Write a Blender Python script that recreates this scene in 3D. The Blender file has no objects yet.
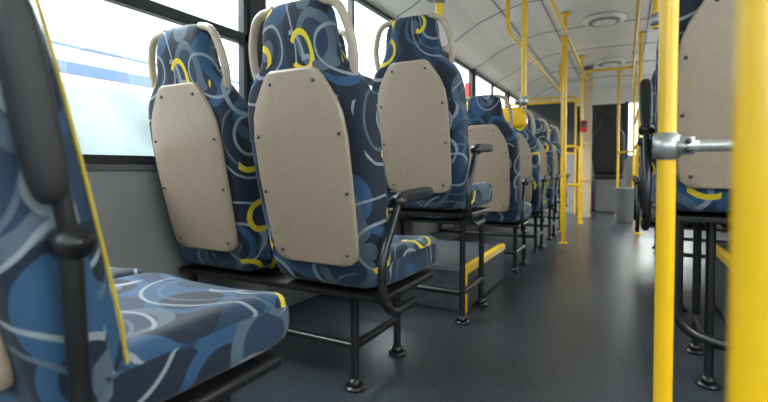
import bpy, bmesh, math, random
from mathutils import Vector, Matrix
random.seed(4)
S=bpy.context.scene
COL=S.collection
try:
    S.view_settings.view_transform='Standard'
except Exception: pass
# ---------------------------------------------------------------- materials
def newmat(name):
    m=bpy.data.materials.new(name); m.use_nodes=True
    nt=m.node_tree; nt.nodes.clear()
    out=nt.nodes.new('ShaderNodeOutputMaterial')
    b=nt.nodes.new('ShaderNodeBsdfPrincipled')
    nt.links.new(b.outputs[0],out.inputs[0])
    return m,nt,b,out
def plain(name,col,rough=.5,metal=0,var=.12,scale=30,bump=0.0,coat=0):
    m,nt,b,out=newmat(name)
    tc=nt.nodes.new('ShaderNodeTexCoord')
    n=nt.nodes.new('ShaderNodeTexNoise'); n.inputs['Scale'].default_value=scale; n.inputs['Detail'].default_value=5
    nt.links.new(tc.outputs['Object'],n.inputs['Vector'])
    r=nt.nodes.new('ShaderNodeValToRGB')
    r.color_ramp.elements[0].position=.3; r.color_ramp.elements[1].position=.7
    r.color_ramp.elements[0].color=(*[c*(1-var) for c in col],1)
    r.color_ramp.elements[1].color=(*[min(1,c*(1+var)) for c in col],1)
    nt.links.new(n.outputs[0],r.inputs[0]); nt.links.new(r.outputs[0],b.inputs['Base Color'])
    b.inputs['Roughness'].default_value=rough; b.inputs['Metallic'].default_value=metal
    b.inputs['Coat Weight'].default_value=coat
    if bump>0:
        bp=nt.nodes.new('ShaderNodeBump'); bp.inputs['Strength'].default_value=bump; bp.inputs['Distance'].default_value=.002
        nt.links.new(n.outputs[0],bp.inputs['Height']); nt.links.new(bp.outputs[0],b.inputs['Normal'])
    return m
def speckle(name,c1,c2,c3,rough,scale=260,bump=.2,big=.25,rv=(.05,.08)):
    m,nt,b,out=newmat(name)
    tc=nt.nodes.new('ShaderNodeTexCoord')
    n=nt.nodes.new('ShaderNodeTexNoise'); n.inputs['Scale'].default_value=scale; n.inputs['Detail'].default_value=2
    n2=nt.nodes.new('ShaderNodeTexNoise'); n2.inputs['Scale'].default_value=3.5; n2.inputs['Detail'].default_value=7
    for q in (n,n2): nt.links.new(tc.outputs['Object'],q.inputs['Vector'])
    r=nt.nodes.new('ShaderNodeValToRGB'); e=r.color_ramp.elements
    e[0].position=.36; e[0].color=(*c1,1); e[1].position=.66; e[1].color=(*c3,1)
    k=e.new(.5); k.color=(*c2,1)
    nt.links.new(n.outputs[0],r.inputs[0])
    mx=nt.nodes.new('ShaderNodeMix'); mx.data_type='RGBA'; mx.blend_type='MULTIPLY'
    mx.inputs[0].default_value=1
    r2=nt.nodes.new('ShaderNodeValToRGB'); f=r2.color_ramp.elements
    f[0].position=.35; f[0].color=(1-big,1-big,1-big,1); f[1].position=.65; f[1].color=(1,1,1,1)
    nt.links.new(n2.outputs[0],r2.inputs[0])
    nt.links.new(r.outputs[0],mx.inputs[6]); nt.links.new(r2.outputs[0],mx.inputs[7])
    nt.links.new(mx.outputs[2],b.inputs['Base Color'])
    mr=nt.nodes.new('ShaderNodeMapRange'); mr.inputs[3].default_value=rough-rv[0]; mr.inputs[4].default_value=rough+rv[1]
    nt.links.new(n2.outputs[0],mr.inputs[0]); nt.links.new(mr.outputs[0],b.inputs['Roughness'])
    bp=nt.nodes.new('ShaderNodeBump'); bp.inputs['Strength'].default_value=bump; bp.inputs['Distance'].default_value=.001
    nt.links.new(n.outputs[0],bp.inputs['Height']); nt.links.new(bp.outputs[0],b.inputs['Normal'])
    return m
def fabric(name):
    m,nt,b,out=newmat(name)
    N=nt.nodes; L=nt.links
    def M(op,a,bb=None,c=None):
        n=N.new('ShaderNodeMath'); n.operation=op
        for i,v in enumerate((a,bb,c)):
            if v is None: continue
            if isinstance(v,(int,float)): n.inputs[i].default_value=v
            else: L.new(v,n.inputs[i])
        return n.outputs[0]
    uv=N.new('ShaderNodeUVMap'); uv.uv_map='UVMap'
    oi=N.new('ShaderNodeObjectInfo')
    cmb=N.new('ShaderNodeCombineXYZ')
    L.new(M('MULTIPLY',oi.outputs['Random'],17.3),cmb.inputs[0]); L.new(M('MULTIPLY',oi.outputs['Random'],9.1),cmb.inputs[1])
    add=N.new('ShaderNodeVectorMath'); add.operation='ADD'
    L.new(uv.outputs[0],add.inputs[0]); L.new(cmb.outputs[0],add.inputs[1])
    P=add.outputs[0]
    def vor(scale,off,rnd=.9):
        mp=N.new('ShaderNodeMapping'); mp.inputs['Location'].default_value=(off,off*.37,0)
        L.new(P,mp.inputs[0])
        v=N.new('ShaderNodeTexVoronoi'); v.voronoi_dimensions='2D'; v.inputs['Scale'].default_value=scale
        v.inputs['Randomness'].default_value=rnd
        L.new(mp.outputs[0],v.inputs['Vector'])
        s=N.new('ShaderNodeSeparateColor'); L.new(v.outputs['Color'],s.inputs[0])
        return v.outputs['Distance'],s.outputs[0],s.outputs[1],s.outputs[2]
    def band(d,lo,hi):
        return M('MULTIPLY',M('GREATER_THAN',d,lo),M('LESS_THAN',d,hi))
    def AND(a,bb): return M('MULTIPLY',a,bb)
    def mix(fac,a,bb):
        n=N.new('ShaderNodeMix'); n.data_type='RGBA'
        L.new(fac,n.inputs[0])
        if isinstance(a,tuple): n.inputs[6].default_value=(*a,1)
        else: L.new(a,n.inputs[6])
        if isinstance(bb,tuple): n.inputs[7].default_value=(*bb,1)
        else: L.new(bb,n.inputs[7])
        return n.outputs[2]
    navy=(.007,.014,.030); mid=(.014,.034,.070); blue=(.022,.070,.145); pale=(.22,.26,.29); slate=(.070,.105,.14)
    d1,r1,g1,b1=vor(6.5,3.1)
    c=mix(M('GREATER_THAN',r1,.45),navy,mid)
    c=mix(M('GREATER_THAN',r1,.82),c,blue)
    d2,r2,g2,b2=vor(5.2,7.7,.7)
    c=mix(AND(M('LESS_THAN',d2,.44),M('GREATER_THAN',r2,.40)),c,blue)
    c=mix(AND(M('LESS_THAN',d2,.31),M('GREATER_THAN',g2,.35)),c,navy)
    c=mix(AND(M('LESS_THAN',d2,.16),M('GREATER_THAN',b2,.45)),c,slate)
    d3,r3,g3,b3=vor(4.6,1.9,.7)
    c=mix(AND(M('LESS_THAN',d3,.40),M('GREATER_THAN',r3,.62)),c,slate)
    c=mix(AND(M('LESS_THAN',d3,.27),M('GREATER_THAN',g3,.3)),c,mid)
    # concentric thin lines
    d4,r4,g4,b4=vor(3.3,5.3,.8)
    c=mix(AND(band(d4,.22,.252),M('GREATER_THAN',r4,.3)),c,pale)
    c=mix(AND(band(d4,.36,.385),M('GREATER_THAN',g4,.3)),c,slate)
    c=mix(AND(band(d4,.47,.495),M('GREATER_THAN',b4,.4)),c,pale)
    # bold pale arcs
    d5,r5,g5,b5=vor(4.3,11.2,.7)
    nz=N.new('ShaderNodeTexNoise'); nz.noise_dimensions='2D'; nz.inputs['Scale'].default_value=6; nz.inputs['Detail'].default_value=0
    L.new(P,nz.inputs['Vector'])
    c=mix(AND(AND(band(d5,.24,.30),M('GREATER_THAN',r5,.45)),M('GREATER_THAN',nz.outputs[0],.46)),c,pale)
    # yellow crescents
    d6,r6,g6,b6=vor(4.4,2.45,.65)
    sx=N.new('ShaderNodeTexNoise'); sx.noise_dimensions='2D'; sx.inputs['Scale'].default_value=7; sx.inputs['Detail'].default_value=0
    L.new(P,sx.inputs['Vector'])
    ym=AND(AND(band(d6,.19,.27),M('GREATER_THAN',r6,.32)),M('GREATER_THAN',sx.outputs[0],.48))
    c=mix(ym,c,(.66,.50,.02))
    L.new(c,b.inputs['Base Color'])
    b.inputs['Roughness'].default_value=.75
    b.inputs['Sheen Weight'].default_value=.08
    b.inputs['Specular IOR Level'].default_value=.35
    w=N.new('ShaderNodeTexNoise'); w.inputs['Scale'].default_value=500; L.new(uv.outputs[0],w.inputs['Vector'])
    bp=N.new('ShaderNodeBump'); bp.inputs['Strength'].default_value=.25; bp.inputs['Distance'].default_value=.001
    L.new(w.outputs[0],bp.inputs['Height']); L.new(bp.outputs[0],b.inputs['Normal'])
    return m
def glassmat(name):
    m,nt,b,out=newmat(name)
    nt.nodes.remove(b)
    t=nt.nodes.new('ShaderNodeBsdfTransparent'); t.inputs[0].default_value=(.90,.95,.95,1)
    g=nt.nodes.new('ShaderNodeBsdfGlossy'); g.inputs['Roughness'].default_value=.03
    d=nt.nodes.new('ShaderNodeBsdfDiffuse'); d.inputs[0].default_value=(.7,.76,.78,1)
    tc=nt.nodes.new('ShaderNodeTexCoord')
    v=nt.nodes.new('ShaderNodeTexVoronoi'); v.inputs['Scale'].default_value=60; nt.links.new(tc.outputs['Object'],v.inputs['Vector'])
    r=nt.nodes.new('ShaderNodeValToRGB'); e=r.color_ramp.elements
    e[0].position=.10; e[0].color=(.40,.40,.40,1); e[1].position=.2; e[1].color=(.05,.05,.05,1)
    nt.links.new(v.outputs['Distance'],r.inputs[0])
    m1=nt.nodes.new('ShaderNodeMixShader'); m2=nt.nodes.new('ShaderNodeMixShader')
    nt.links.new(r.outputs[0],m1.inputs[0]); nt.links.new(t.outputs[0],m1.inputs[1]); nt.links.new(d.outputs[0],m1.inputs[2])
    m2.inputs[0].default_value=.05
    nt.links.new(m1.outputs[0],m2.inputs[1]); nt.links.new(g.outputs[0],m2.inputs[2])
    nt.links.new(m2.outputs[0],out.inputs[0])
    return m
FAB=fabric('seat_fabric')
SHELL=plain('seat_shell_plastic',(.335,.268,.198),.34,.0,.06,60,.15)
BLACK=plain('black_paint',(.009,.009,.010),.35,0,.2)
RUB=plain('black_rubber',(.012,.012,.014),.55,0,.2,60,.2)
CREAM=plain('cream_handle',(.42,.35,.26),.32)
YEL=plain('yellow_paint',(.80,.48,.008),.32,0,.05,15,0,.3)
YELP=plain('yellow_piping',(.50,.38,.03),.6)
STEEL=plain('clamp_steel',(.50,.50,.50),.38,.7,.1)
SCREW=plain('screw_metal',(.08,.08,.08),.4,.8)
FLOOR=speckle('floor_vinyl',(.017,.023,.030),(.031,.039,.048),(.075,.088,.102),.30,240,.25,.14,(.05,.06))
WALLM=speckle('wall_speckled_plastic',(.17,.18,.178),(.28,.29,.285),(.40,.41,.40),.45,320,.3,.10)
CEIL=plain('ceiling_panel',(.80,.785,.72),.35,0,.04,2)
TRIM=plain('ceiling_trim',(.26,.26,.25),.5)
FRAME=plain('window_rubber',(.012,.013,.015),.5)
GLASS=glassmat('window_glass')
DARKG=plain('tinted_glass',(.03,.035,.04),.1,0,.3,2)
BEIGE=plain('beige_post',(.52,.40,.26),.5)
WOOD=plain('platform_cover',(.045,.05,.055),.5,0,.25,30,.3)
RED=plain('red_lever',(.6,.02,.02),.4)
GREY=plain('grey_plastic',(.11,.115,.12),.5)
LGREY=plain('light_grey_laminate',(.26,.26,.25),.5)
# ---------------------------------------------------------------- helpers
def link(o,parent=None):
    COL.objects.link(o)
    if parent: o.parent=parent
    return o
def empty(name,loc=(0,0,0)):
    e=bpy.data.objects.new(name,None); e.location=loc; e.empty_display_size=.1; COL.objects.link(e); return e
def mesh_from_bm(name,bm,mat,smooth=True):
    me=bpy.data.meshes.new(name); bm.to_mesh(me); bm.free()
    if mat: me.materials.append(mat)
    if smooth:
        for p in me.polygons: p.use_smooth=True
    return me
def rrect(w,h,r,seg=5,flat=6):
    r=min(r,w*.98,h*.98); pts=[]
    cs=[(w-r,h-r,0),(-(w-r),h-r,90),(-(w-r),-(h-r),180),(w-r,-(h-r),270)]
    for i,(cx,cy,a) in enumerate(cs):
        for k in range(seg+1):
            t=math.radians(a+90*k/seg); pts.append((cx+r*math.cos(t),cy+r*math.sin(t)))
        nx,ny,na=cs[(i+1)%4]
        p=pts[-1]; t=math.radians(na); q=(nx+r*math.cos(t),ny+r*math.sin(t))
        for k in range(1,flat): pts.append((p[0]+(q[0]-p[0])*k/flat,p[1]+(q[1]-p[1])*k/flat))
    return pts
def loft(name,rings,vs,mat):
    bm=bmesh.new(); uvl=bm.loops.layers.uv.new('UVMap')
    V=[[bm.verts.new(p) for p in r] for r in rings]
    n=len(rings[0])
    us=[]
    for r in rings:
        u=[0]
        for i in range(n): u.append(u[-1]+(Vector(r[(i+1)%n])-Vector(r[i])).length)
        us.append([x-u[-1]/4 for x in u])
    for j in range(len(rings)-1):
        for i in range(n):
            k=(i+1)%n
            f=bm.faces.new((V[j][i],V[j][k],V[j+1][k],V[j+1][i]))
            um=us[len(us)//2]
            for lp,(a,bb) in zip(f.loops,((um[i],vs[j]),(um[i+1],vs[j]),(um[i+1],vs[j+1]),(um[i],vs[j+1]))): lp[uvl].uv=(a,bb)
    for j,rev in ((0,True),(len(rings)-1,False)):
        vv=V[j][::-1] if rev else V[j]
        f=bm.faces.new(vv)
        for lp in f.loops: lp[uvl].uv=(lp.vert.co.x,lp.vert.co.y+lp.vert.co.z)
    bmesh.ops.recalc_face_normals(bm,faces=bm.faces)
    return mesh_from_bm(name,bm,mat)
def box(name,lo,hi,mat,parent=None,bev=.004,smooth=False):
    bm=bmesh.new(); bmesh.ops.create_cube(bm,size=1)
    c=[(a+b)/2 for a,b in zip(lo,hi)]; s=[abs(b-a) for a,b in zip(lo,hi)]
    for v in bm.verts: v.co=Vector((v.co.x*s[0],v.co.y*s[1],v.co.z*s[2]))
    if bev>0: bmesh.ops.bevel(bm,geom=bm.edges[:],offset=min(bev,min(s)*.4),segments=2,affect='EDGES')
    o=bpy.data.objects.new(name,mesh_from_bm(name,bm,mat,smooth)); o.location=c
    return link(o,parent)
def fillet(pts,r=.04,seg=6,cyc=False):
    P=[Vector(p) for p in pts]; out=[]
    n=len(P)
    for i in range(n):
        if not cyc and i in (0,n-1): out.append(P[i]); continue
        a=P[i-1]; b=P[i]; c=P[(i+1)%n]
        d1=(a-b); d2=(c-b); rr=min(r,d1.length*.48,d2.length*.48)
        p=b+d1.normalized()*rr; q=b+d2.normalized()*rr
        for k in range(seg+1):
            t=k/seg; out.append(p*(1-t)**2+b*2*t*(1-t)+q*t*t)
    return out
def tube(name,paths,r,mat,parent=None,fr=.04,cyc=False):
    cu=bpy.data.curves.new(name,'CURVE'); cu.dimensions='3D'; cu.bevel_depth=r; cu.bevel_resolution=4; cu.use_fill_caps=True
    for pts in paths:
        f=fillet(pts,fr,6,cyc)
        sp=cu.splines.new('POLY'); sp.points.add(len(f)-1)
        for q,v in zip(sp.points,f): q.co=(*v,1)
        sp.use_cyclic_u=cyc; sp.use_smooth=True
    cu.materials.append(mat)
    o=bpy.data.objects.new(name,cu)
    return link(o,parent)
def cyl(name,loc,r,h,mat,parent=None,axis='Z',seg=24):
    bm=bmesh.new(); bmesh.ops.create_cone(bm,cap_ends=True,segments=seg,radius1=r,radius2=r,depth=h)
    bmesh.ops.bevel(bm,geom=[e for e in bm.edges if len(e.link_faces)==2 and any(len(f.verts)>4 for f in e.link_faces)],offset=min(r,h)*.2,segments=2,affect='EDGES')
    o=bpy.data.objects.new(name,mesh_from_bm(name,bm,mat)); o.location=loc
    if axis=='X': o.rotation_euler=(0,math.pi/2,0)
    if axis=='Y': o.rotation_euler=(math.pi/2,0,0)
    return link(o,parent)
# ---------------------------------------------------------------- seat part meshes (shared)
BP=[(0,.15,.020),(.012,.185,.038),(.04,.202,.048),(.15,.212,.052),(.35,.219,.052),(.50,.219,.050),(.575,.214,.048),(.62,.202,.046),
    (.652,.178,.045),(.68,.150,.045),(.71,.130,.045),(.755,.122,.045),(.80,.120,.045),(.835,.112,.041),(.857,.094,.033),(.868,.063,.018)]
def bow(z): return -.018*math.sin(min(1,z/.9)*math.pi)
rings=[];vs=[]
for z,w,t in BP:
    r=[]
    for x,y in rrect(w,t,.036,5,8):
        yy=y+t
        wing=.022*(x/.22)**2*(1 if z<.62 else .3) if yy>t else 0
        groove=-.010*math.exp(-((abs(x)-.14)/.012)**2) if (yy>t and .06<z<.6) else 0
        r.append((x,yy+wing+groove+bow(z)+(.052-t if z<.1 or z>.82 else 0),z))
    rings.append(r); vs.append(z)
ME_BACK=loft('backrest',rings,vs,FAB)
PP=[(.092,.110),(.098,.132),(.112,.150),(.14,.158),(.22,.163),(.36,.168),(.48,.168),(.545,.160),(.59,.143),(.625,.122),(.65,.106),(.668,.092),(.677,.074)]
ME_PANEL=loft('shell_panel',[[(x,y-.007+bow(z),z) for x,y in rrect(w,.009,.007,3,6)] for z,w in PP],[p[0] for p in PP],SHELL)
CP=[(0,.17,.03),(.012,.195,.045),(.04,.205,.052),(.15,.212,.055),(.3,.217,.056),(.37,.217,.055),(.405,.213,.050),(.425,.203,.040),(.435,.185,.024)]
rings=[]
for y,w,t in CP:
    r=[]
    for x,z in rrect(w,t,.034,5,8):
        dz=.014*(abs(x)/.217)**2.5 if z>0 else 0
        gr=-.008*math.exp(-((abs(x)-.14)/.012)**2) if z>0 and y<.36 else 0
        r.append((x,y,z+dz+gr-(.012*(y/.43)**4)+.012))
    rings.append(r)
ME_CUSH=loft('cushion',rings,[p[0] for p in CP],FAB)
def piping_obj(name,parent,M0):
    pts=[(w-.004,2*t+.008+bow(z),z) for z,w,t in BP[2:]]
    pts2=[(-x,y,z) for x,y,z in pts][::-1]
    return tube(name,[[M0@Vector(p) for p in pts+pts2]],.0026,YELP,parent,.01)
RECL=math.radians(11)
def arm(parent,x,yb,zb,ang):
    a=math.radians(ang); up=ang>=60
    st=.055 if up else .0
    prof=[(st-.005,.009,.010),(st+.005,.016,.018),(st+.04,.019,.021),(st+.10,.021,.020),(st+.17,.022,.020),(st+.215,.021,.019),(st+.235,.017,.015),(st+.245,.010,.008)]
    rg=[[(px,y,pz+.010) for px,pz in rrect(w,t,.012,4,2)] for y,w,t in prof]
    me=loft('armrest_pad',rg,[p[0] for p in prof],RUB)
    o=bpy.data.objects.new('armrest_pad',me); o.location=(x,yb,zb); o.rotation_euler=(a,0,0); link(o,parent)
    md=o.modifiers.new('s','SUBSURF'); md.levels=1; md.render_levels=1
    d=Vector((0,math.cos(a),math.sin(a)))
    tube('armrest_arm',[[Vector((x,yb,zb)),Vector((x,yb,zb))+d*(st+.03)]],.011,BLACK,parent,.01)
    cyl('armrest_hinge',(x,yb,zb),.020,.040,BLACK,parent,'X')
    cyl('armrest_hinge_cap',(x,yb,zb),.011,.046,BLACK,parent,'X')
    tube('armrest_tube',[[(x,yb,zb),(x,yb-.045,zb-.07),(x,yb-.11,zb-.16),(x,yb-.105,zb-.28),(x,yb-.03,zb-.335),(x,yb+.12,zb-.33)]] if not up else [[(x,yb,zb),(x,yb+.005,zb-.15),(x,yb+.02,zb-.33),(x,yb+.12,zb-.335)]],.0125,BLACK,parent,.06)
def seat_unit(xs,y0,lift,aisle,armang=0,name='passenger_seat',legx=None,yellowcap=False,cdy=0,armdy=0,cross=True,piping=False):
    e=empty(name,(sum(xs)/len(xs),y0,0)); ox=e.location.x
    zb=.34+lift
    for k,x in enumerate(xs):
        M0=Matrix.Translation((x-ox,0,zb))@Matrix.Rotation(RECL,4,'X')
        o=bpy.data.objects.new('backrest_%d'%(k+1),ME_BACK); link(o,e); o.matrix_basis=M0
        md=o.modifiers.new('s','SUBSURF'); md.levels=1; md.render_levels=1
        o=bpy.data.objects.new('shell_panel_%d'%(k+1),ME_PANEL); link(o,e); o.matrix_basis=M0
        o=bpy.data.objects.new('cushion_%d'%(k+1),ME_CUSH); link(o,e); o.location=(x-ox,.045+cdy,.385+lift); o.rotation_euler=(math.radians(2),0,0)
        md=o.modifiers.new('s','SUBSURF'); md.levels=1; md.render_levels=1
        for sx,sz in ((.122,.13),(.150,.32),(.147,.49),(.078,.64)):
            for s in (-1,1):
                p=M0@Vector((s*sx,-.0165+bow(sz),sz)); cyl('screw',p,.0055,.005,SCREW,e,'Y',12)
        hp=[]
        for s in (-1,1):
            hp.append([M0@Vector(p) for p in ((s*.155,.035,.60),(s*.184,.03,.68),(s*.178,.028,.765),(s*.146,.03,.842),(s*.085,.04,.855))])
        tube('headrest_handle_%d'%(k+1),hp,.0125,CREAM,e,.06)
        if piping: piping_obj('piping_%d'%(k+1),e,M0)
        if yellowcap and k==len(xs)-1:
            rg=[]
            zz=[(.72,.128,.05),(.75,.131,.052),(.81,.128,.051),(.85,.114,.044),(.87,.09,.033),(.88,.06,.02)]
            for z,w,t in zz: rg.append([(x_,y_+.045+bow(z),z) for x_,y_ in rrect(w,t,.036,5,4)])
            o=bpy.data.objects.new('headrest_cover',loft('headrest_cover',rg,[q[0] for q in zz],YEL)); link(o,e); o.matrix_basis=M0
    x0=min(xs)-ox-.2; x1=max(xs)-ox+.2
    zf=.335+lift-.012
    tube('seat_frame',[[(x0,.09,zf),(x1,.09,zf)],[(x0,.36,zf),(x1,.36,zf)],
                       [(x0,.02,zf),(x0,.40,zf)],[(x1,.02,zf),(x1,.40,zf)],
                       [((x0+x1)/2,.02,zf),((x0+x1)/2,.40,zf)]],.014,BLACK,e,.02)
    lx=(legx if legx is not None else (xs[-1] if aisle>0 else xs[0]) + aisle*.06)-ox
    wallx=(min(xs)-.215 if aisle>0 else max(xs)+.215)-ox
    legs=[[(lx,.08,zf),(lx,.08,.01)],[(lx,.39,zf),(lx,.39,.01)],[(lx,.08,.14),(lx,.39,.14)]]
    if cross: legs+=[[(lx,.08,.14),(wallx,.08,.14)],[(wallx,.08,zf),(wallx,.08,.12)]]
    tube('legs',legs,.014,BLACK,e,.01)
    for yy in (.08,.39):
        cyl('foot_plate',(lx,yy,.006),.034,.010,BLACK,e)
        cyl('foot_collar',(lx,yy,.02),.02,.03,BLACK,e)
    box('seat_pan',(x0,.0,zf-.004),(x1,.41,zf+.012),BLACK,e,.003)
    ax=(max(xs)+.238 if aisle>0 else min(xs)-.238)-ox
    arm(e,ax,(.06 if armang<60 else .03)+armdy,.62+lift+ (.01 if armang>=60 else 0),armang)
    return e
seat_unit([-1.285,-.83],.305,0,1,100,cdy=-.03,armdy=-.035,piping=True)
seat_unit([-1.325,-.838],1.155,0,1,2,legx=-.77)
seat_unit([-1.31,-.83],1.92,.18,1,2,legx=-.66)
seat_unit([-1.30,-.83],3.05,0,1,2,legx=-.66)
seat_unit([-1.30,-.83],3.85,0,1,2,legx=-.66,yellowcap=True)
seat_unit([-1.30,-.83],4.65,0,1,2,legx=-.66)
seat_unit([-1.30,-.83],5.45,0,1,2,legx=-.66)
r1=seat_unit([.30,.78],1.72,.23,-1,50,legx=.25)
seat_unit([.315,.79],2.62,.23,-1,2,legx=.25,cross=False)
seat_unit([.315,.79],3.5,.0,-1,2,legx=.25)
seat_unit([.315,.79],4.3,.0,-1,2,legx=.25)
tube('side_brace',[[(-.39,.03,.55),(-.39,.03,.19),(-.22,.03,.15),(.3,.03,.15)]],.016,BLACK,r1,.09)
# ---------------------------------------------------------------- shell
YA,YB=-1.4,9.0; XL,XR=-1.57,1.09; SILL=.745; WT=1.86
box('floor',(XL-.1,YA,-.08),(XR+.1,YB,0),FLOOR,None,0)
def sidewall(tag,X,sgn,pillars):
    e=empty('wall_'+tag,(X,0,0))
    o=X+sgn*.05
    lo=min(X,o)-X; hi=max(X,o)-X
    box('lower_panel',(lo,YA,0),(hi,YB,SILL-.03),WALLM,e,0)
    box('upper_strip',(lo,YA,WT),(hi,YB,2.25),CEIL,e,0)
    box('sill_trim',(min(-sgn*.012,hi if sgn>0 else lo),YA,SILL-.035),(max(-sgn*.012,hi if sgn>0 else lo),YB,SILL-.012),GREY,e,.003)
    for i,y in enumerate(pillars):
        a=-sgn*.015; b=sgn*.05
        box('pillar_%d'%i,(min(a,b),y-.05,SILL-.02),(max(a,b),y+.05,WT+.02),FRAME,e,.006)
    for i in range(len(pillars)-1):
        y0=pillars[i]+.05; y1=pillars[i+1]-.05
        w=empty('window_%d'%(i+1+(10 if tag=='right' else 0)),(X,0,0))
        xi=-sgn*.008; xo=sgn*.035; a,b=min(xi,xo),max(xi,xo)
        box('frame_bottom',(a,y0,SILL-.012),(b,y1,SILL+.02),FRAME,w,.004)
        box('frame_top',(a,y0,WT-.03),(b,y1,WT),FRAME,w,.004)
        box('transom',(a,y0,1.30),(b,y1,1.345),FRAME,w,.004)
        box('frame_rear',(a,y0,SILL),(b,y0+.025,WT),FRAME,w,.004)
        box('frame_front',(a,y1-.025,SILL),(b,y1,WT),FRAME,w,.004)
        ym=(y0+y1)/2
        box('hopper_divider',(a,ym-.012,1.34),(b,ym+.012,WT-.03),FRAME,w,.003)
        bm=bmesh.new()
        xx=sgn*.018
        vv=[bm.verts.new(p) for p in ((xx,y0+.02,SILL+.015),(xx,y1-.02,SILL+.015),(xx,y1-.02,WT-.02),(xx,y0+.02,WT-.02))]
        bm.faces.new(vv)
        link(bpy.data.objects.new('pane',mesh_from_bm('pane',bm,GLASS,False)),w)
    return e
PL=[-1.35,-.15,1.62,3.38,5.14,6.9,8.66]
wl=sidewall('left',XL,-1,PL)
wr=sidewall('right',XR,1,PL)
box('baseboard_left',(XL,YA,0),(XL+.05,YB,.12),GREY,None,.01)
box('baseboard_right',(XR-.05,YA,0),(XR,YB,.12),GREY,None,.01)
lev=empty('emergency_window_lever',(XL+.04,4.75,1.52)); box('handle',(-.015,-.03,-.12),(.04,.03,.12),RED,lev,.008); box('mount',(-.03,-.02,-.03),(0,.02,.05),RED,lev,.004)
prof=[(XL-.02,1.86),(XL+.02,1.875),(-1.42,1.93),(-1.22,2.05),(-1.0,2.13),(-.8,2.17),(-.24,2.19),(.32,2.17),(.52,2.13),(.74,2.05),(.94,1.93),(XR-.02,1.875),(XR+.02,1.86),(XR+.02,2.28),(XL-.02,2.28)]
bm=bmesh.new()
A=[bm.verts.new((x,YA,z)) for x,z in prof]; B=[bm.verts.new((x,YB,z)) for x,z in prof]
n=len(prof)
for i in range(n): bm.faces.new((A[i],A[(i+1)%n],B[(i+1)%n],B[i]))
bm.faces.new(A[::-1]); bm.faces.new(B)
bmesh.ops.recalc_face_normals(bm,faces=bm.faces)
ce=link(bpy.data.objects.new('ceiling',mesh_from_bm('ceiling',bm,CEIL,False)))
tube('trim_1',[[(x,y,z-.002) for x,z in prof[1:12]] for y in [i*1.0-.9 for i in range(10)]],.005,TRIM,ce,.01)
for i,(x,z) in enumerate(((-1.0,2.127),(-.66,2.168),(.18,2.168),(.52,2.127))):
    tube('trim_%d'%(i+2),[[(x,YA,z),(x,YB,z)]],.006,TRIM,ce,.01)
for y in (2.9,4.93,6.95):
    v=empty('ceiling_vent',(-.2,y,2.18))
    cyl('rim',(0,0,-.012),.19,.03,CEIL,v,seg=40); cyl('grille',(0,0,-.03),.145,.02,TRIM,v,seg=40); cyl('hub',(0,0,-.042),.10,.015,CEIL,v,seg=32)
rw=empty('wall_rear',(0,YA,0))
box('lower_panel',(XL,-.06,0),(XR,0,.9),WALLM,rw,0)
box('header_panel',(XL,-.06,1.9),(XR,0,2.25),CEIL,rw,0)
box('corner_1',(XL,-.06,.9),(XL+.12,0,1.9),FRAME,rw,0)
box('corner_2',(XR-.12,-.06,.9),(XR,0,1.9),FRAME,rw,0)
w=empty('window_20',(0,YA-.03,0)); box('pane',(XL+.12,-.003,.9),(XR-.12,.003,1.9),GLASS,w,0)  # rear window out of view, put in to let more daylight inside
# front
fw=empty('wall_front',(0,YB,0))
box('dash_panel',(XL,0,0),(XR,.06,.95),LGREY,fw,0)
box('header_panel',(XL,0,1.86),(XR,.06,2.25),CEIL,fw,0)
box('side_post_1',(XL,0,.95),(XL+.12,.06,1.88),GREY,fw,0)
box('side_post_2',(XR-.12,0,.95),(XR,.06,1.88),GREY,fw,0)
box('centre_post',(-.02,-.01,.95),(.04,.06,1.88),FRAME,fw,.004)
w=empty('window_21',(0,YB,0))
box('pane_tinted',(XL+.12,.02,.95),(-.0,.03,1.86),DARKG,w,0)
box('pane',(.03,.02,.95),(XR-.12,.026,1.86),GLASS,w,0)
dr=empty('door_1',(XR-.03,8.0,0))
for a in (-.55,.02):
    box('leaf_frame_a',(-.02,a,0),(.02,a+.04,1.95),FRAME,dr,.004); box('leaf_frame_b',(-.02,a+.49,0),(.02,a+.53,1.95),FRAME,dr,.004)
    box('leaf_bottom',(-.02,a,0),(.02,a+.53,.12),FRAME,dr,.004); box('leaf_top',(-.02,a,1.88),(.02,a+.53,1.95),FRAME,dr,.004)
dc=empty('driver_cabin_partition',(-.95,7.7,0))
box('lower',(-.6,0,0),(.25,.03,.95),LGREY,dc,.005)
box('screen',(-.6,.01,.95),(.25,.02,1.8),DARKG,dc,0)
tube('frame',[[(-.6,.015,.95),(.25,.015,.95)],[(.25,.015,0),(.25,.015,1.85),(-.6,.015,1.85)]],.018,YEL,dc,.05)
ds=empty('driver_seat',(-.95,8.1,0))
for nm,me,M0 in (('back',ME_BACK,Matrix.Translation((0,0,.55))@Matrix.Scale(1.2,4)),('cushion',ME_CUSH,Matrix.Translation((0,.05,.5)))):
    m2=me.copy(); m2.materials[0]=RUB; o=bpy.data.objects.new(nm,m2); link(o,ds); o.matrix_basis=M0
cyl('pedestal',(0,.25,.23),.12,.46,BLACK,ds)
cs=empty('dashboard_console',(-.25,8.55,0))
box('body',(-.35,-.03,0),(.25,.35,.85),LGREY,cs,.03); box('top',(-.38,-.05,.85),(.28,.38,1.0),RUB,cs,.03)
cd_=empty('conductor_seat',(-.24,7.95,0))
for nm,me,M0 in (('back',ME_BACK,Matrix.Translation((0,0,.62))@Matrix.Rotation(RECL*.5,4,'X')@Matrix.Scale(1.05,4)),('cushion',ME_CUSH,Matrix.Translation((0,.05,.58)))):
    m2=me.copy(); m2.materials[0]=RUB; o=bpy.data.objects.new(nm,m2); link(o,cd_); o.matrix_basis=M0
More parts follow.
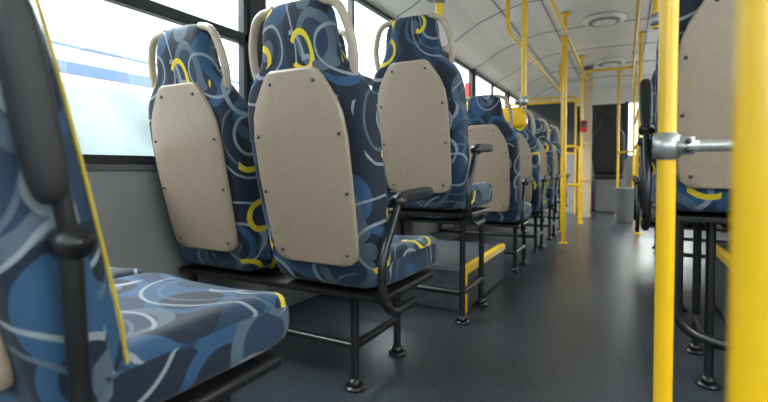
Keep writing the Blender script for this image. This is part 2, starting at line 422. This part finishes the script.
box('base',(-.19,.05,0),(.19,.45,.54),GREY,cd_,.03)
tk=empty('ticket_validator',(-.51,6.4,0))
box('body',(-.01,-.09,1.18),(.08,-.02,1.34),RED,tk,.015); box('screen',(.005,-.094,1.24),(.065,-.089,1.32),DARKG,tk,.001)
fe=empty('fire_extinguisher',(.42,8.75,0))
cyl('tank',(0,0,.75),.075,.42,RED,fe); cyl('neck',(0,0,.98),.025,.06,BLACK,fe); box('lever',(-.02,-.1,1.0),(.02,.03,1.03),BLACK,fe,.004); box('bracket',(-.09,.06,.6),(.09,.24,.9),GREY,fe,.004)
def platform(name,lo,hi,aisle_x):
    e=empty(name,(0,0,0))
    box('body',lo,hi,WOOD,e,.01)
    box('nosing_rear',(lo[0],lo[1]-.006,hi[2]-.016),(hi[0],lo[1]+.02,hi[2]+.004),GREY,e,.003)
    xa,xb=(hi[0]-.03,hi[0]+.006) if aisle_x>0 else (lo[0]-.006,lo[0]+.03)
    box('nosing_aisle',(xa,lo[1],hi[2]-.03),(xb,hi[1],hi[2]+.006),YEL,e,.003)
    xc=hi[0]-.015 if aisle_x>0 else lo[0]+.015
    box('corner_edge',(xc-.01,lo[1]-.006,.0),(xc+.02,lo[1]+.02,hi[2]),YEL,e,.003)
    return e
platform('wheel_arch_box',(XL+.05,2.14,0),(-.69,2.95,.22),1)
platform('wheel_arch_box',(.42,2.2,0),(XR-.05,3.1,.30),-1)
# ---------------------------------------------------------------- poles and rails
def pole(x,y,z0,z1,r=.0175,name='grab_pole'):
    e=empty(name,(x,y,0))
    tube('tube',[[(0,0,z0),(0,0,z1)]],r,YEL,e)
    if z0<.05: cyl('floor_flange',(0,0,z0+.008),.038,.016,YEL,e)
    cyl('ceiling_flange',(0,0,z1-.01),.045,.02,YEL,e)
    return e
def clamp(parent,z,dx):
    cyl('clamp_body',(0,0,z),.025,.055,STEEL,parent)
    box('clamp_lug',(min(0,dx*.055),-.02,z-.018),(max(0,dx*.055),.02,z+.018),STEEL,parent,.008,True)
    for s in (-.014,.014): cyl('clamp_bolt',(dx*.035,-.022,z+s*.6),.006,.008,SCREW,parent,'Y',10)
p=pole(.075,1.10,0,2.17,.0175); clamp(p,.765,1)
tube('cross_bar',[[(.05,0,.765),(.97,0,.765)]],.012,STEEL,p)
box('cross_bar_mount',(.96,-.03,.73),(1.01,.03,.80),STEEL,p,.005)
pole(.074,.345,0,2.17,.0165)
q=pole(.12,2.5,1.38,2.17,.0165,'seat_grab_pole'); clamp(q,1.42,1)
pole(-.51,4.56,0,2.17); pole(-.51,6.4,0,2.17); pole(.13,5.6,0,2.17); pole(.1,7.2,0,2.17); pole(-.62,5.35,0,2.17)
pole(-.10,7.6,0,2.17); pole(.45,7.2,0,2.17); pole(-.56,7.6,0,2.17)
q=pole(-.70,1.80,1.36,2.15,.0165,'seat_grab_pole'); clamp(q,1.44,-1)
q=pole(-.57,2.93,1.10,2.15,.0165,'seat_grab_pole'); clamp(q,1.14,-1)
rl=empty('ceiling_handrail',(-.50,0,0))
tube('rail',[[(0,2.93,2.17),(0,2.93,1.97),(0,8.2,1.97),(0,8.2,2.17)]],.0165,YEL,rl,.12)
for y in (4.56,6.4): cyl('joint',(0,y,1.97),.026,.05,STEEL,rl,'Y')
rl=empty('ceiling_handrail',(.075,0,0))
tube('rail',[[(0,.1,1.97),(0,8.2,1.97),(0,8.2,2.17)]],.0165,YEL,rl,.12)
for y in (1.1,2.5,5.6): cyl('joint',(0,y,1.97),.026,.05,STEEL,rl,'Y')
rl=empty('side_handrail',(-.80,0,0))
tube('rail',[[(0,3.48,2.15),(0,3.48,1.76),(0,6.6,1.76),(0,6.6,2.15)]],.0155,YEL,rl,.12)
rl=empty('cross_handrail',(0,6.4,0))
tube('rail',[[(-.51,0,1.97),(.1,0,1.97)],[(-1.5,0,1.6),(-.51,0,1.6)]],.0155,YEL,rl,.12)
g=empty('guard_rail',(0,0,0))
tube('rails',[[(.12,6.0,0),(.12,6.0,1.0),(1.0,6.0,1.0)],[(.12,6.0,.55),(1.0,6.0,.55)],[(.12,7.2,1.0),(1.0,7.2,1.0)],[(.12,7.2,.5),(1.0,7.2,.5)],
   [(.12,5.6,1.35),(.12,7.2,1.35)],[(.12,6.0,1.0),(.12,7.2,1.0)],[(-.10,7.6,.95),(.1,7.2,.95)]],.017,YEL,g,.08)
g=empty('guard_rail',(0,0,0))
tube('rails',[[(-1.5,6.3,1.0),(-.52,6.3,1.0),(-.52,6.3,0)],[(-1.5,6.3,.5),(-.52,6.3,.5)],[(-.5,6.4,1.05),(-.5,7.6,1.05),(-.5,7.6,0)],[(-.5,6.4,.55),(-.5,7.6,.55)]],.017,YEL,g,.08)
bp=empty('beige_stanchion',(-.49,7.1,0)); box('column',(-.06,-.03,0),(.06,.03,2.16),BEIGE,bp,.01); box('cap',(-.07,-.04,2.1),(.07,.04,2.17),GREY,bp,.005)
rg=[]
for z,r in ((0,.095),(.01,.10),(.2,.105),(.42,.115),(.44,.122),(.46,.122),(.462,.105),(.30,.098)):
    rg.append([(r*math.cos(t*math.pi/12),r*math.sin(t*math.pi/12),z) for t in range(24)])
o=bpy.data.objects.new('litter_bin',loft('litter_bin',rg,[0,.1,.2,.3,.4,.5,.6,.7],GREY)); o.location=(0,6.75,0); link(o)
# ---------------------------------------------------------------- outside
PAV=plain('asphalt',(.28,.28,.28),.8,0,.1,8)
WH=plain('coach_white',(.50,.535,.54),.4,0,.03,1)
BL=plain('coach_blue',(.05,.10,.22),.4,0,.05,1)
GL=plain('coach_glass',(.19,.235,.24),.3,0,.4,1.2)
box('ground',(-40,-30,-.9),(40,40,-.8),PAV,None,0)
pb=empty('parked_coach',(-4.8,0,0))
box('body',(-2.4,-9,-.45),(0,11,2.9),WH,pb,.1)
box('blue_stripe',(-2.39,-8.9,1.64),(.01,10.9,1.76),BL,pb,.004)
box('thin_stripe',(-2.39,-8.9,1.9),(.012,10.9,1.93),BL,pb,.004)
for i in range(9):
    box('side_glass_%d'%i,(-.2,-8.6+i*2.15,.62),(.012,-8.6+i*2.15+2.05,1.55),GL,pb,.01)
for y in (-5.5,7.5):
    cyl('wheel',(-.12,y,-.35),.48,.28,RUB,pb,'X',32)
# ---------------------------------------------------------------- light
W=bpy.data.worlds.new('World'); S.world=W; W.use_nodes=True
nt=W.node_tree; bg=nt.nodes['Background']; bg.inputs[0].default_value=(.94,.98,1,1); bg.inputs[1].default_value=4.6
def area(name,loc,rot,sx,sy,e,col=(1,1,1)):
    l=bpy.data.lights.new(name,'AREA'); l.shape='RECTANGLE'; l.size=sx; l.size_y=sy; l.energy=e; l.color=col
    o=bpy.data.objects.new(name,l); o.location=loc; o.rotation_euler=rot; link(o)
area('added_sky_fill_left',(-3.2,3,3.9),(0,math.radians(-40),0),2.0,10,1400,(.98,.985,1))  # area lamp added outside, boosts the world sky through the left windows
area('added_sky_fill_right',(3.2,3,3.6),(0,math.radians(45),0),2.5,12,850,(1,.97,.92))  # unseen lamp added on the right side to brighten the interior
area('added_sky_fill_rear',(0,-4.2,3.2),(math.radians(60),0,0),3,2,120,(1,.98,.95))  # lamp added behind the rear window for more light from the back
area('added_sky_fill_front',(.5,12,3.0),(math.radians(-65),0,0),4,2.5,400,(1,.98,.95))  # extra lamp added beyond the windscreen, lifts the front of the aisle
# ---------------------------------------------------------------- camera
cd=bpy.data.cameras.new('camera'); cam=bpy.data.objects.new('camera',cd); COL.objects.link(cam)
PIT=1.5
cam.location=(0,0,.72); cam.rotation_euler=(math.pi/2-math.radians(PIT),0,math.radians(28.2))
cd.sensor_width=36; cd.lens=450/768*36; cd.shift_y=-(33-450*math.tan(math.radians(PIT)))/768; cd.clip_start=.02
cd.dof.use_dof=True; cd.dof.focus_distance=1.5; cd.dof.aperture_fstop=2.8
S.camera=cam
